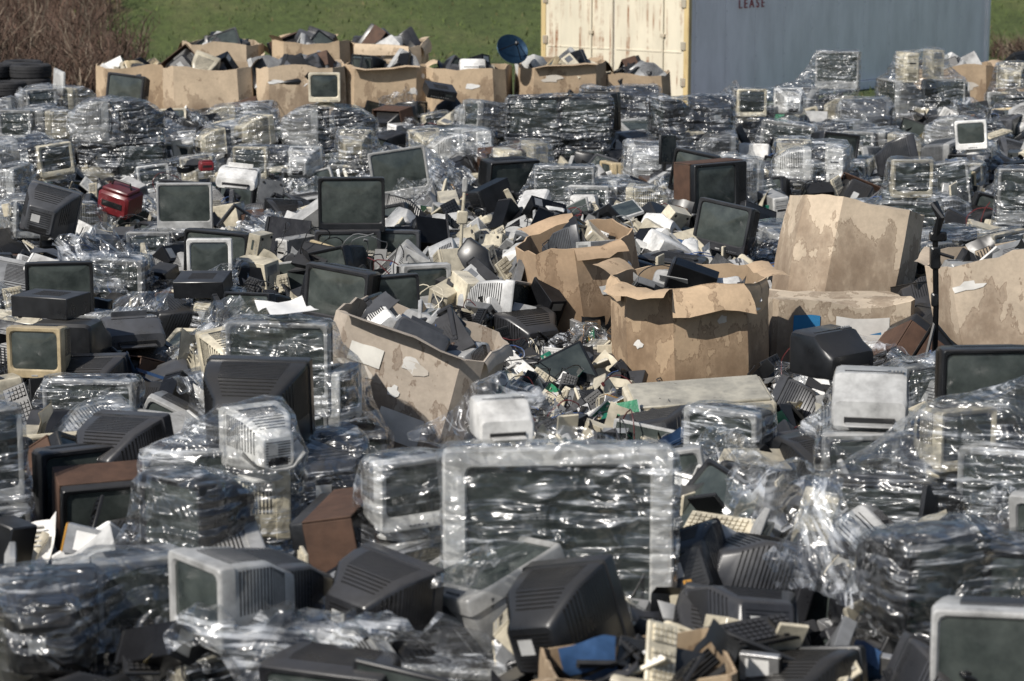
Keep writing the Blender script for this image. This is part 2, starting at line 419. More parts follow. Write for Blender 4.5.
def speaker(col=BLK):
    mb=MB(); cbox(mb,.2,.2,.34,0,.1,0,PL,col,.008)
    for z,r in ((.11,.075),(.25,.045)):
        lathe(mb,[(r,0),(r,.008),(r*.85,.004),(r*.3,-.004),(r*.25,.002)],18,RU,DGR,T(0,-.001,z)@Matrix.Rotation(rad(90),4,'X'))
    return mb
def paper(col,seed):
    mb=MB();vs=[]
    for j in range(5):
        for i in range(5):
            x=(i/4-.5)*.22;y=(j/4-.5)*.29; vs.append((x,y,.05*noise.noise(Vector((x*9,y*9,seed)))+.03))
    mb.add(vs,[(j*5+i,j*5+i+1,j*5+i+6,j*5+i+5) for j in range(4) for i in range(4)],PA,col); return mb
def filmsheet(seed,w=.9,d=.6):
    mb=MB();vs=[];nx,ny=22,16;o=Vector((seed*5.3,1,2))
    for j in range(ny+1):
        for i in range(nx+1):
            x=(i/nx-.5)*w;y=(j/ny-.5)*d
            z=.16*noise.noise(Vector((x*3,y*3,0))+o)+.12*noise.noise(Vector((x*9,y*9,0))+o)
            vs.append((x+.12*noise.noise(Vector((x*4,y*4,7))+o),y+.12*noise.noise(Vector((x*4,y*4,9))+o),z-1.1*x*x*.6))
    mb.add(vs,[(j*(nx+1)+i,j*(nx+1)+i+1,(j+1)*(nx+1)+i+1,(j+1)*(nx+1)+i) for j in range(ny) for i in range(nx)],FI,(.7,.7,.7)); return mb

P={}
def reg(cat,name,mb): P.setdefault(cat,[]).append((name,mb,mb.mesh(name)))
reg('mon','computer_monitor',crt(.40,.37,.42,BEI))
reg('mon','computer_monitor',crt(.38,.35,.40,WHI,chin=.04))
reg('mon','computer_monitor',crt(.42,.38,.45,LGR,b=.04))
reg('mon','computer_monitor',crt(.44,.41,.46,BLK,b=.03))
reg('mon','computer_monitor',crt(.40,.36,.40,YEL,stand=False))
reg('mon','computer_monitor',crt(.36,.33,.38,BEI,bez=CHA,stand=False))
reg('mon','computer_monitor',crt(.46,.42,.46,DGR,stand=False))
reg('mon','computer_monitor',crt(.45,.42,.45,MGR,bez=LGR))
reg('tv','television_set',crt(.60,.50,.50,BLK,chin=.06,stand=False,b=.03))
reg('tv','television_set',crt(.55,.46,.46,CHA,chin=.05,stand=False,side=.0))
reg('tv','television_set',crt(.68,.50,.50,BLK,stand=False,side=.12,wood=True,chin=.02))
reg('tv','television_set',crt(.62,.54,.50,LGR,chin=.08,stand=False,b=.03))
reg('tv','television_set',crt(.50,.46,.44,DGR,chin=.08,stand=False))
reg('tv','television_set',crt(.70,.56,.54,MGR,bez=LGR,chin=.07,stand=False,b=.05))
P['mon']+= [P['mon'][3],P['mon'][3],P['mon'][0],P['mon'][6]]; P['tv']+=[P['tv'][0],P['tv'][1],P['tv'][0],P['tv'][1]]
reg('tower','computer_tower',tower()); reg('tower','computer_tower',tower(CHA,BLK)); reg('tower','computer_tower',tower(LGR,WHI)); reg('tower','computer_tower',tower(BLK,CHA))
reg('prn','desktop_printer',printer()); reg('prn','desktop_printer',printer(LGR,1)); reg('prn','desktop_printer',printer(DGR,0)); reg('prn','desktop_printer',printer(WHI,0)); reg('prn','desktop_printer',printer(BLK,1)); reg('prn','desktop_printer',printer(WHI,1))
reg('key','keyboard',keyboard()); reg('key','keyboard',keyboard(BLK,CHA)); reg('key','keyboard',keyboard(WHI)); reg('key','keyboard',keyboard(BEI,(.4,.38,.33))); reg('key','keyboard',keyboard(BLK,BLK))
reg('vcr','video_recorder',vcr()); reg('vcr','stereo_receiver',vcr(BLK,.14)); reg('vcr','video_recorder',vcr(MGR,.07)); reg('vcr','desktop_computer_case',vcr(BEI,.13))
reg('lcd','flat_screen_monitor',lcd()); reg('lcd','flat_screen_monitor',lcd(LGR))
for i,c in enumerate([BLK,WHI,BEI,CHA,LGR,BLK,BEI,BLU,DGR,BLK,BLK,CHA,MGR,BEI,CHA]): reg('shard','broken_housing',shard(c,i,R.uniform(.25,.5),R.uniform(.2,.35)))
for c in (BLK,BEI,CHA,BLK): reg('frame','screen_bezel',frame(c))
reg('pcb','circuit_board',pcb((.03,.22,.11))); reg('pcb','circuit_board',pcb((.13,.10,.04))); reg('pcb','circuit_board',pcb((.02,.18,.12)))
reg('drv','disk_drive',drive()); reg('drv','disk_drive',drive(BLK)); reg('drv','disk_drive',drive((.5,.25,.04)))
for i,c in enumerate([BLK,BEI,BLK,MGR,(.12,.02,.02),BLK,BLK,(.05,.1,.25)]): reg('cab','cable',cable(c,i+3))
reg('pho','telephone',phone()); reg('pho','telephone',phone(CHA))
reg('spk','loudspeaker',speaker()); reg('spk','loudspeaker',speaker((.10,.06,.04)))
reg('pap','paper_sheet',paper(WHI,1)); reg('pap','paper_sheet',paper((.6,.58,.5),2))
for i in range(3): reg('film','loose_film',filmsheet(i))

# ------------------------------------------------------------------ placing helpers
def obj(name,data,M):
    o=bpy.data.objects.new(name,data); COL.objects.link(o); o.matrix_world=M
    return o
def pick(cat,i=None):
    l=P[cat]; return l[R.randrange(len(l)) if i is None else i]
def put(cat,i,x,y,z,yaw=0,tx=0,ty=0,s=1,name=None):
    n,mb,me=pick(cat,i)
    return obj(name or n,me,T(x,y,z)@Rt(yaw,tx,ty)@Matrix.Scale(s,4))

def smooth(a,b,x):
    t=max(0,min(1,(x-a)/(b-a))); return t*t*(3-2*t)
def G(x,y): return .95*smooth(24,34,y)
DENT=[(-.75,13.9,.75,.38),(-.9,14.6,.6,.28),(1.35,16.0,.75,.30),(.6,17.7,.7,.2),(2.6,17.2,.75,.42),(3.8,16.9,.6,.25)]
def S(x,y):
    h=.86-.68*smooth(23,33,y)+.22*noise.noise(Vector((x*.55,y*.55,3)))+.1*noise.noise(Vector((x*1.7,y*1.7,8)))
    h-=.22*math.exp(-(((x-.7)/1.6)**2+((y-15.2)/2.2)**2))
    h+=.12*math.exp(-(((x-.2)/1.6)**2+((y-21.5)/2.0)**2))
    h+=.1*math.exp(-((y-9.6)/1.2)**2)
    for a,b,r,d in DENT: h-=d*math.exp(-((x-a)**2+(y-b)**2)/(r*r))
    return G(x,y)+h

# ------------------------------------------------------------------ wrap
def pallet(mb,w=1.1,d=1.0):
    for i in range(7): sbox(mb,w,.09,.018,0,-d/2+.06+i*(d-.12)/6,.11,WO,(.35,.25,.15))
    for x in (-w/2+.05,0,w/2-.05): sbox(mb,.08,d,.085,x,0,.024,WO,(.3,.2,.12))
    for y in (-d/2+.06,0,d/2-.06): sbox(mb,w,.09,.018,0,y,.004,WO,(.3,.2,.12))
def wrap(mb,k=.5,seed=0,cut=.15):
    bm=bmesh.new()
    for v in mb.v: bm.verts.new(v)
    r=bmesh.ops.convex_hull(bm,input=bm.verts,use_existing_faces=False)
    dead=[g for g in set(r['geom_interior']+r['geom_unused']) if isinstance(g,bmesh.types.BMVert)]
    bmesh.ops.delete(bm,geom=dead,context='VERTS')
    bmesh.ops.remove_doubles(bm,verts=bm.verts,dist=.03)
    for it in range(4):
        es=[e for e in bm.edges if e.calc_length()>cut]
        if not es: break
        bmesh.ops.subdivide_edges(bm,edges=es,cuts=1)
        bmesh.ops.triangulate(bm,faces=bm.faces)
    bvh=BVHTree.FromPolygons([Vector(v) for v in mb.v],mb.f)
    bm.normal_update(); o=Vector((seed*7.7,0,0))
    new=[]
    for v in bm.verts:
        loc,nor,idx,dist=bvh.find_nearest(v.co)
        c=v.co.copy()
        if loc is not None and dist>.01:
            c=c.lerp(loc,k*min(1,.25/dist) if dist>.25 else k)
        c+=v.normal*(.008+.05*abs(noise.noise(Vector((v.co.x*3,v.co.y*3,v.co.z*9))+o)))
        new.append(c)
    for v,c in zip(bm.verts,new): v.co=c
    bmesh.ops.smooth_vert(bm,verts=bm.verts,factor=.2,use_axis_x=True,use_axis_y=True,use_axis_z=True)
    bm.normal_update()
    for v in bm.verts: v.co+=v.normal*.010
    bm.verts.index_update()
    vs=[tuple(v.co) for v in bm.verts]; fs=[tuple(v.index for v in f.verts) for f in bm.faces if f.normal.z>-.7]
    bm.free()
    mb.add(vs,fs,FI,(.7,.7,.7))
LIGHT={'mon':[0,1,2,0,7,5,3,4],'tv':[3,5,0,3,1,4],'tower':[0,2,1],'prn':[0,5,1],'key':[0]}
def stackmb(seed,layers,kind='mix'):
    rr=random.Random(seed); mb=MB(); pallet(mb); z=.13
    for L in range(layers):
        top=0
        if rr.random()<.6:
            spots=[(-.27,-.27),(.27,-.27),(-.27,.27),(.27,.27)]; cats=['mon','mon','tv','mon','tower','prn']
        else:
            spots=[(-.25,-.05),(.33,.05)]; cats=['tv','tv','mon']
        for (x,y) in spots:
            if L==layers-1 and rr.random()<.35: continue
            c=rr.choice(cats); n,m,me=P[c][rr.choice(LIGHT[c])]
            hi=me['hi'];lo=me['lo']; d=hi[1]
            yaw=rr.choice([0,0,0,180,90,-90])+rr.uniform(-12,12)
            M=T(x+rr.uniform(-.04,.04),y+rr.uniform(-.04,.04),z)@Rt(yaw)@T(0,-d/2,0)
            mb.merge(m,M,rr.uniform(.8,1.15)); top=max(top,hi[2])
        z+=max(top,.3)-.02
    wrap(mb,.72,seed,.13)
    return mb,z
STK=[]
for i,L in enumerate([2,3,3,2,3,3,2,3,2,3,3,2,3,3,2]):
    mb,z=stackmb(100+i,L); STK.append((mb.mesh('wrapped_stack',50),z))
def putstack(i,x,y,z=None,yaw=0,s=1,top=None,ty=0,tx=0):
    me,h=STK[i%len(STK)]
    if top is not None: z=top-h*s
    if z is None: z=G(x,y)
    return obj('shrink_wrapped_electronics_pallet',me,T(x,y,z)@Rt(yaw,tx,ty)@Matrix.Scale(s,4))
def custom(items,x,y,z,yaw=0,k=.5,name='shrink_wrapped_television_stack',seed=1,ty=0,cut=.13):
    mb=MB()
    for cat,i,ix,iy,iz,iyaw,s in items:
        if isinstance(cat,MB): m=cat
        else: m=P[cat][i][1]
        mb.merge(m,T(ix,iy,iz)@Rt(iyaw)@Matrix.Scale(s,4))
    wrap(mb,k,seed,cut)
    return obj(name,mb.mesh(name,50),T(x,y,z)@Rt(yaw,0,ty))

# ------------------------------------------------------------------ cardboard boxes
def gaylord(seed,w=1.15,d=1.0,h=.92,chop=.2,closed=False,tint=(.4,.3,.2),flaps=.6,label=None,patches=6,bulge=.03,flen=.2):
    rr=random.Random(seed); mb=MB(); o=Vector((seed*3.3,seed,0))
    cs=[(w/2-chop,-d/2),(w/2,-d/2+chop),(w/2,d/2-chop),(w/2-chop,d/2),(-w/2+chop,d/2),(-w/2,d/2-chop),(-w/2,-d/2+chop),(-w/2+chop,-d/2)]
    per=[]
    for a,b in zip(cs,cs[1:]+cs[:1]):
        for i in range(5): per.append((a[0]+(b[0]-a[0])*i/5,a[1]+(b[1]-a[1])*i/5))
    n=len(per); K=12
    def Pt(fi,zf,off):
        i=int(fi)%n; t=fi-int(fi); a=per[i];b=per[(i+1)%n]
        x=a[0]+(b[0]-a[0])*t;y=a[1]+(b[1]-a[1])*t
        r=math.hypot(x,y)
        q=1+bulge*math.sin(math.pi*min(1,zf*1.05))+.035*noise.noise(Vector((x*1.5,y*1.5,zf*1.2))+o)+.006*noise.noise(Vector((x*5,y*5,zf*5))+o)
        q+=off/r
        z=zf*h+(zf**5)*(.09*noise.noise(Vector((x*1.6,y*1.6,4))+o)+.03*noise.noise(Vector((x*8,y*8,4))+o))
        return (x*q,y*q,z)
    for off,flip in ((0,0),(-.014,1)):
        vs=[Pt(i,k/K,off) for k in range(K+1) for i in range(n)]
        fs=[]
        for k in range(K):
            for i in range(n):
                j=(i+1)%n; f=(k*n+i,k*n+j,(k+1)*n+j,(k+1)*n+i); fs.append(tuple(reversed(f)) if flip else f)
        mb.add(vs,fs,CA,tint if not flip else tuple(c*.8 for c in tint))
    vs=[Pt(i,1,0) for i in range(n)]+[Pt(i,1,-.014) for i in range(n)]
    mb.add(vs,[(i,(i+1)%n,n+(i+1)%n,n+i) for i in range(n)],CA,tuple(min(1,c*1.15) for c in tint))
    mb.add([(p[0],p[1],.004) for p in per],[tuple(reversed(range(n)))],CA,tint)
    if closed:
        vs=[Pt(i,1,.0) for i in range(n)]+[(p[0]*.5,p[1]*.5,h+.01+.02*noise.noise(Vector((p[0]*4,p[1]*4,1)))) for p in per]+[(0,0,h-.01)]
        mb.add(vs,[(i,(i+1)%n,n+(i+1)%n,n+i) for i in range(n)]+[(n+i,n+(i+1)%n,2*n) for i in range(n)],CA,tint)
    else:
        for side in (0,2,4,6,1,3,5,7):
            if rr.random()>flaps*(1 if side%2==0 else .5): continue
            i0=((side+7)%8)*5; ang=rr.choice([rr.uniform(-1.2,-.4),rr.uniform(.2,1.2)]); ln=flen*rr.uniform(.6,1.3)
            vs=[]
            for r in range(4):
                for i in range(6):
                    b=Vector(Pt(i0+i,1,-.004)); c=Vector((b.x,b.y,0)).normalized()
                    t=r/3*ln*(1+.2*noise.noise(Vector((i*.9,seed+side,0)))); a=ang-r*.12
                    sh=(1-.10*r/3) ; mid=Vector(Pt(i0+2.5,1,-.004)); bb=mid+(b-mid)*sh
                    vs.append(bb+c*(t*math.cos(a)+(.006 if r else 0))+Vector((0,0,t*math.sin(a))))
            f=[(r*6+i,r*6+i+1,(r+1)*6+i+1,(r+1)*6+i) for r in range(3) for i in range(5)]
            k_=rr.uniform(.95,1.25)
            mb.add(vs,f,CA,tuple(c*k_ for c in tint))
    for p in range(patches):
        fi=rr.uniform(0,n) if p%3 else rr.uniform(33,42)%n; z0=rr.uniform(.35,.88); a=rr.uniform(.3,1.1);b=rr.uniform(.03,.07); m=11
        ring=[]
        for q in range(m):
            an=2*math.pi*q/m; rr_=rr.uniform(.5,1.15)
            ring.append(Pt((fi+a*rr_*math.cos(an))%n,min(.97,z0+b*rr_*math.sin(an)),.006))
        ring.append(Pt(fi,z0,.006)); col=rr.choice([(.70,.69,.66),(.56,.51,.44),(.66,.64,.6)])
        mb.add(ring,[(q,(q+1)%m,m) for q in range(m)],PA,col)
    if label:
        for (fi,z0,a,b,col) in label:
            g=[Pt((fi+u*a)%n,z0+v*b,.008) for v in (-1,0,1) for u in (-1,-.33,.33,1)]
            mb.add(g,[(v*4+u,v*4+u+1,v*4+u+5,v*4+u+4) for v in (0,1) for u in range(3)],PA,col)
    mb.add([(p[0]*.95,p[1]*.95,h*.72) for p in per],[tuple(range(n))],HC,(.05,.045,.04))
    return mb
BOXES=[]
def putbox(mb,x,y,z,yaw=0,tx=0,ty=0,fill=14,w=1.15,d=1.0,h=.92,name='cardboard_bulk_box',cats=None,seed=0,s=1):
    M=T(x,y,z)@Rt(yaw)@Matrix.Rotation(rad(ty),4,'Y')@Matrix.Rotation(rad(tx),4,'X')@Matrix.Scale(s,4)
    o=obj(name,mb.mesh(name,22),M); BOXES.append((x,y,max(w,d)*.5+.12))
    rr=random.Random(seed+5)
    cats=cats or ['mon','key','shard','shard','tower','prn','vcr','drv','cab','lcd','spk','frame']
    for i in range(fill):
        c=rr.choice(cats); n_,_,me=rr.choice(P[c]); cen=(Vector(me['lo'])+Vector(me['hi']))/2
        a=rr.uniform(0,6.28); r=rr.random()**.5*.33
        L=T(r*math.cos(a)*w,r*math.sin(a)*d,h*rr.uniform(.8,.97))@Euler((rr.uniform(-1,1),rr.uniform(-1,1),rr.uniform(0,6.28))).to_matrix().to_4x4()@Matrix.Scale(.85,4)@T(*(-cen))
        ch=bpy.data.objects.new(n_+'_content',me); COL.objects.link(ch); ch.parent=o; ch.matrix_local=L
    return o

HERO=[]
def H(x,y,r=.9): HERO.append((x,y,r))

# ---- middle boxes
GB=(.44,.375,.305)
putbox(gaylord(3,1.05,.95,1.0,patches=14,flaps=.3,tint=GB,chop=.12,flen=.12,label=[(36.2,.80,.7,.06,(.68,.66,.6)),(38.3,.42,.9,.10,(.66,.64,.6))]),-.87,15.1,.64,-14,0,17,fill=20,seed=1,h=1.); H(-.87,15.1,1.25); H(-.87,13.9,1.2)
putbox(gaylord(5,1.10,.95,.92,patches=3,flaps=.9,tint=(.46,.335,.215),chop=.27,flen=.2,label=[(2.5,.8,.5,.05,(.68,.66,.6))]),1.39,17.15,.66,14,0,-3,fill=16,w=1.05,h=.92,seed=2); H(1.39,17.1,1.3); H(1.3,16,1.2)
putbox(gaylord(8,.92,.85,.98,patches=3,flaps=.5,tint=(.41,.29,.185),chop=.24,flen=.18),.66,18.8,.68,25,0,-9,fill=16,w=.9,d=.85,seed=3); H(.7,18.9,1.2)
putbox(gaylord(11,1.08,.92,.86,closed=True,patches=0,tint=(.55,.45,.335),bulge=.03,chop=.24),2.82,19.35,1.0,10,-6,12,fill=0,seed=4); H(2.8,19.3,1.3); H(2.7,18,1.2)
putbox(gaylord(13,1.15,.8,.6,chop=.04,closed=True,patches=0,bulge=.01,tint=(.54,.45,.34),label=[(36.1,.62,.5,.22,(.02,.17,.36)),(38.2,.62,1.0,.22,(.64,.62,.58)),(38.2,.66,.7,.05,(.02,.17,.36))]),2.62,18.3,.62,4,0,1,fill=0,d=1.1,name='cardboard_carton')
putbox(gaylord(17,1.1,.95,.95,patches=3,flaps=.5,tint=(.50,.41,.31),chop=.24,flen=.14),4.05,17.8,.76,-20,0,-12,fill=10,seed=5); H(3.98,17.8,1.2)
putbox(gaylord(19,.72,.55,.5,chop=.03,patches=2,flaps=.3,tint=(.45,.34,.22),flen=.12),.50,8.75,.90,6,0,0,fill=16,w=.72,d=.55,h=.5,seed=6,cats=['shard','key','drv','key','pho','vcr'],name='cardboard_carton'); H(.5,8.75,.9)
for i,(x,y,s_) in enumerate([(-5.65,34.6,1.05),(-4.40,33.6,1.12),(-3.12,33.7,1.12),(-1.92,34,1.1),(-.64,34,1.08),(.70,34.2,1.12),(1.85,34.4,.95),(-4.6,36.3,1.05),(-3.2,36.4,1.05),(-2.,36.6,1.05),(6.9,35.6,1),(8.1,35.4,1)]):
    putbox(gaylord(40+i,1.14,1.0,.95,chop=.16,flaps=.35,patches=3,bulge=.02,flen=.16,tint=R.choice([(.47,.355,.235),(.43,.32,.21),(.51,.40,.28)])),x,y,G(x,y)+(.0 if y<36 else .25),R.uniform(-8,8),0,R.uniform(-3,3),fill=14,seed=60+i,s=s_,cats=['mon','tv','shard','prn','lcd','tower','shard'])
    H(x,y,.9)
    if y<35: H(x,y-1.0,1.0)

# ---- foreground heroes
PT=projtv(1.08,1.34,.5,WHI)
custom([(PT,0,0,0,0,0,1)],.22,10.25,.56,4,k=.6,name='shrink_wrapped_projection_television',seed=4); H(.22,10.3,1.2)
custom([('mon',1,0,0,0,0,1.),('mon',2,.03,0,-.44,20,1),('tv',4,0,0,-.9,0,1)],-.46,10.6,1.36,30,seed=5,k=.5,name='shrink_wrapped_monitor_stack')
put('prn',5,-.02,10.36,1.905,14,0,0,.62)
put('mon',6,-1.22,9.75,1.12,-52,s=.95); H(-1.2,9.6,.9)
put('mon',2,-1.36,9.35,1.20,-50,s=1.)
put('tv',1,-.50,9.9,1.12,140,0,-6,.85); H(-.5,10,.9)
put('mon',3,.38,9.45,1.18,150,-8,14,.98)
putstack(0,.4,9.75,top=1.22,yaw=20,s=.7)
putstack(3,-1.3,9.8,top=1.2,yaw=30,s=.9); putstack(6,-.5,9.6,top=1.12,yaw=-10,s=.8)
put('prn',2,-1.15,8.75,.98,-30); put('mon',4,-1.45,8.7,.98,20,-60); put('tv',1,-.75,8.8,.90,-20,10); put('tv',2,-.95,10.9,1.0,-100,10,0,.9)
custom([('tv',3,-.25,-.1,0,0,1),('mon',0,.2,0,.0,90,1),('mon',1,0,0,.40,200,.9),('shard',1,.1,-.2,.5,0,1.2),('tv',1,-.1,.2,-.45,180,1.1)],-1.40,11.75,1.02,12,k=.5,seed=6,name='shrink_wrapped_monitor_stack'); H(-1.4,11.8,1.1)
put('tv',0,-1.42,12.75,1.36,172,-6,0,1.); putstack(5,-1.4,12.5,top=1.38,yaw=12)
put('tv',1,-2.1,12.75,1.10,150,-8,4,.95); put('tv',1,-2.35,12.3,.95,30); H(-2.1,12.7,1)
put('tv',2,-2.15,11.9,.90,20,12,0,.85)
custom([('tv',3,0,0,1.0,0,1.05),('tv',3,0,.02,.48,0,1.),('tv',1,0,0,0,0,1.1),('mon',1,.42,.2,.85,80,1),('tv',4,.4,.15,.38,0,1)],-1.45,13.75,.28,-8,k=.55,seed=8); H(-1.4,13.6,1.0); H(-1.4,14.3,.7)
put('pap',0,-1.40,13.9,1.88,20,s=1.4)
custom([('tv',3,0,0,1.0,20,1),('tv',3,0,.02,.48,0,1.),('tv',1,0,0,0,0,1.1)],-2.85,11.6,.22,15,seed=9); H(-2.9,11.6,.9)
custom([('tv',3,-.2,0,0,10,1),('tv',1,.35,.1,.02,-20,1),('mon',3,0,.1,.44,190,1),('mon',2,.4,.2,.46,20,1)],-2.05,9.55,.62,0,seed=10,k=.75,cut=.1); H(-2,9.6,1.2)
custom([('tv',0,0,0,0,-20,1),('mon',3,.1,0,.48,-40,1)],-1.75,10.6,.72,0,seed=12,k=.7); H(-1.8,10.7,.9)
custom([('tv',0,-.35,0,.55,0,1),('tv',3,.4,.05,.62,-20,1.1),('tv',1,-.3,0,.0,10,1.1),('tv',5,.4,0,0,0,1.1),('tv',3,.9,.2,.6,0,1.1),('tv',1,.9,.2,0,0,1.1),('mon',0,.15,.3,1.0,30,.9),('tv',1,.8,.2,1.15,0,1)],2.25,11.5,.36,-6,k=.2,seed=14); H(2.3,11.6,1.5); H(2.9,12,1)
put('prn',1,1.98,12.3,1.50,-10,s=1.0); put('tv',0,2.68,12.35,1.46,4,0,0,1.0)
putstack(4,2.2,12.7,top=1.5); putstack(7,2.9,12.9,top=1.46)
put('tv',3,2.02,8.72,1.02,-8,0,0,1.08); H(2,8.9,.9)
putstack(1,2.05,9.05,top=1.03,yaw=4,s=.85)
custom([('mon',3,0,0,0,30,1.1),('tv',1,.35,.1,-.05,-10,1)],1.95,9.75,1.12,0,k=.6,seed=15)
# mid right cluster
cbm=MB(); cbox(cbm,.92,.5,.09,0,0,0,PL,BEI,.015); cbox(cbm,.86,.44,.02,0,0,.09,PL,(.45,.42,.34),.006); sbox(cbm,.5,.004,.02,0,-.252,.03,PL,DK)
obj('printer_lid_panel',cbm.mesh('lid'),T(1.2,14.3,1.20)@Rt(6,8,-3)); H(1.25,14.2,1.2)
put('vcr',1,1.2,14.3,1.04,5,0,0,1.3)
custom([('mon',7,0,0,0,0,1.05)],1.2,12.85,1.0,-32,k=.5,seed=17,name='shrink_wrapped_monitor'); H(1.2,12.8,1.3)
for a in [('tv',0,1.05,13.7,.80,150,20,15,1),('tv',1,1.7,13.5,.85,200,-20,5,1),('tv',0,.75,12.9,.66,-160,15,-20,.9),('mon',3,1.75,12.7,.84,40,30,0,1),('tv',4,.9,11.9,.8,-35,-25,10,1),('mon',6,1.45,11.6,.9,30,15,0,1),('lcd',0,1.3,11.3,.98,20,60,0,1),('tv',1,1.3,10.6,.88,100,20,10,1),('mon',3,1.6,10.0,.98,-30,-70,0,1),('tv',1,.4,12.2,.6,60,10,20,1),('tv',0,.2,13.3,.5,200,20,10,1),('tv',0,1.35,12.0,.86,190,15,-12,1),('mon',3,.95,10.7,.92,170,20,20,1),('tv',1,1.0,9.8,.92,200,30,-10,.9),('tv',0,1.3,9.2,.86,150,10,10,.85),('key',1,1.0,9.2,1.35,30,20,0,1),('key',0,1.1,11.2,1.25,-30,30,0,1)]: put(*a)
H(1.2,11.5,1.4); H(1.4,10.2,1.2); H(1.5,13.5,1.3); H(.3,12.5,1.4); H(.5,14.5,1.6); H(.3,16,1.4); H(0,13.5,1.1)
# left mid
for a in [('tv',0,-1.47,20.7,1.40,3,0,0,1.02),('tv',1,-1.5,20.6,.93,5,0,0,1.1),('tv',4,-1.1,20.8,.95,-8,0,0,1),
          ('mon',1,-2.65,19.7,1.06,2,0,0,1.05),('tv',3,-3.16,21.8,1.26,4,0,0,.86),
          ('tv',1,-1.38,17.2,1.18,-24,0,6,1.),('tv',0,-.93,17.35,1.16,12,0,-3,.78),
          ('tv',0,-3.57,17.7,1.16,8,0,0,.88),('mon',0,-1.92,15.3,1.12,200,0,8,1.),('mon',4,-3.3,15.4,1.15,-10,0,0,1.),
          ('prn',4,-3.15,16.4,1.1,170,0,0,1.1),('vcr',1,-3.3,16.5,1.42,160,0,0,1.1),('prn',2,-2.8,16.7,1.1,20,0,0,1),
          ('prn',3,-.9,16.6,1.1,30,0,0,1),('mon',2,-.7,18.6,1.0,20,0,0,1.),
          ('mon',0,-2.35,28.6,1.85,4,0,0,1.),('mon',3,1.85,23.8,1.3,-20,0,10,1.1),('tv',0,.0,24.0,1.2,30,10,0,1),('tv',1,1.9,20.9,1.2,-30,-6,8,1)]: put(*a)
for x,y,top,i in [(-1.5,20.9,.93,0),(-2.65,20.0,1.06,3),(-3.2,22.1,1.26,4),(-1.2,17.5,1.18,5),(-3.6,18.,1.16,6),(-1.95,15.6,1.12,8),(-3.1,14.9,1.25,1),(-3.1,16.7,1.1,2),(-2.4,14.2,1.2,7),(-.8,18.8,1.0,9),(-2.35,28.9,1.83,10)]:
    putstack(i,x,y,top=top,yaw=R.uniform(-15,15)); H(x,y,1.0)
custom([('mon',0,0,0,1.0,0,1),('tv',3,0,.02,.48,0,1.),('tv',1,0,0,0,0,1.1)],3.86,21.8,.52,4,seed=20,k=.6); H(3.86,21.8,.9)
custom([('tv',3,0,0,.9,-8,1),('tv',3,0,.02,.38,0,1.)],5.0,21.8,.42,4,seed=21,k=.6); H(4.9,21.8,.9)
custom([('tv',0,-.33,0,.95,0,1.1),('tv',0,.33,0,.95,0,1.1),('tv',1,-.3,0,.4,0,1.),('tv',1,.3,0,.4,0,1.)],.6,28.8,.46,2,seed=22,k=.6); H(.6,28.8,1.2)
for x,y,top,i,yw in [(.25,23.2,1.72,1,5),(1.15,23.3,1.55,4,-12),(2.3,29.3,1.9,5,8),(-1.6,27,1.7,2,6),(-2.7,26.5,1.6,9,-6),(-5,28.5,1.95,10,12),(-5.9,29,1.8,4,-6),(4.4,33,2.25,1,0),(5.9,33,2.25,12,10),(7.4,32.6,2.1,2,0),(3.4,31,1.9,9,10),(2.6,24.5,1.65,7,18),(3.4,25.5,1.7,13,-8)]:
    putstack(i,x,y,top=top,yaw=yw); H(x,y,.85)

# ---- odd single objects
def stand():
    mb=MB()
    tube(mb,[(0,0,0),(0.01,0,.5),(0,0,1.05)],.022,8,ME,BLK)
    for a in (0,120,240): tube(mb,[(0,0,.38),(.3*math.cos(rad(a)),.3*math.sin(rad(a)),0)],.014,6,PL,BLK)
    cbox(mb,.07,.07,.16,0,0,.78,PL,BLK,.01); cbox(mb,.12,.06,.07,.02,0,.98,PL,BLK,.01); cbox(mb,.05,.05,.1,0,0,.5,PL,BLK,.01)
    tube(mb,[(0,0,1.02),(.03,-.05,1.16),(-.01,0,1.26)],.03,8,PL,BLK); tube(mb,[(0,0,.9),(.13,-.04,.86)],.014,6,PL,BLK)
    return mb
obj('tripod_stand',stand().mesh('tripod'),T(3.07,16.2,1.02)@Rt(0,2,-2)); H(3.07,16.,.8)
mb=MB(); tube(mb,[(0,0,0),(0,0,.5),(.01,0,.8)],.016,8,PL,BEI); cbox(mb,.1,.05,.12,0,0,.45,PL,BEI,.01); cbox(mb,.22,.16,.05,0,0,0,PL,BEI,.01); cbox(mb,.05,.05,.14,.01,0,.74,PL,LGR,.01)
obj('lamp_arm',mb.mesh('lamp_arm'),T(-.48,20.6,1.05)@Rt(0,0,3))
mb=MB(); prof=[(.24*i/8,.07*(i/8)**2) for i in range(1,9)]
lathe(mb,prof+[(.245,.075)]+[(r,z+.008) for r,z in reversed(prof)],28,ME,(.02,.05,.09))
for a in (60,180,300): tube(mb,[(.2*math.cos(rad(a)),.2*math.sin(rad(a)),.06),(0,0,.24)],.007,5,ME,BLK)
cbox(mb,.05,.05,.07,0,0,.21,PL,CHA,.01); tube(mb,[(0,0,0),(0,.12,-.12),(0,.3,-.2)],.02,6,ME,BLK)
obj('satellite_dish',mb.mesh('dish'),T(-.02,33.6,2.22)@Rt(25,58,0))
mb=MB(); cbox(mb,.3,.26,.2,0,0,0,PL,(.20,.02,.025),.02); sbox(mb,.2,.004,.05,0,-.132,.08,PL,DK); cbox(mb,.26,.2,.03,0,0,.2,PL,(.14,.015,.02),.01); tube(mb,[(-.1,0,.22),(-.08,0,.28),(.08,0,.28),(.1,0,.22)],.01,6,PL,DK)
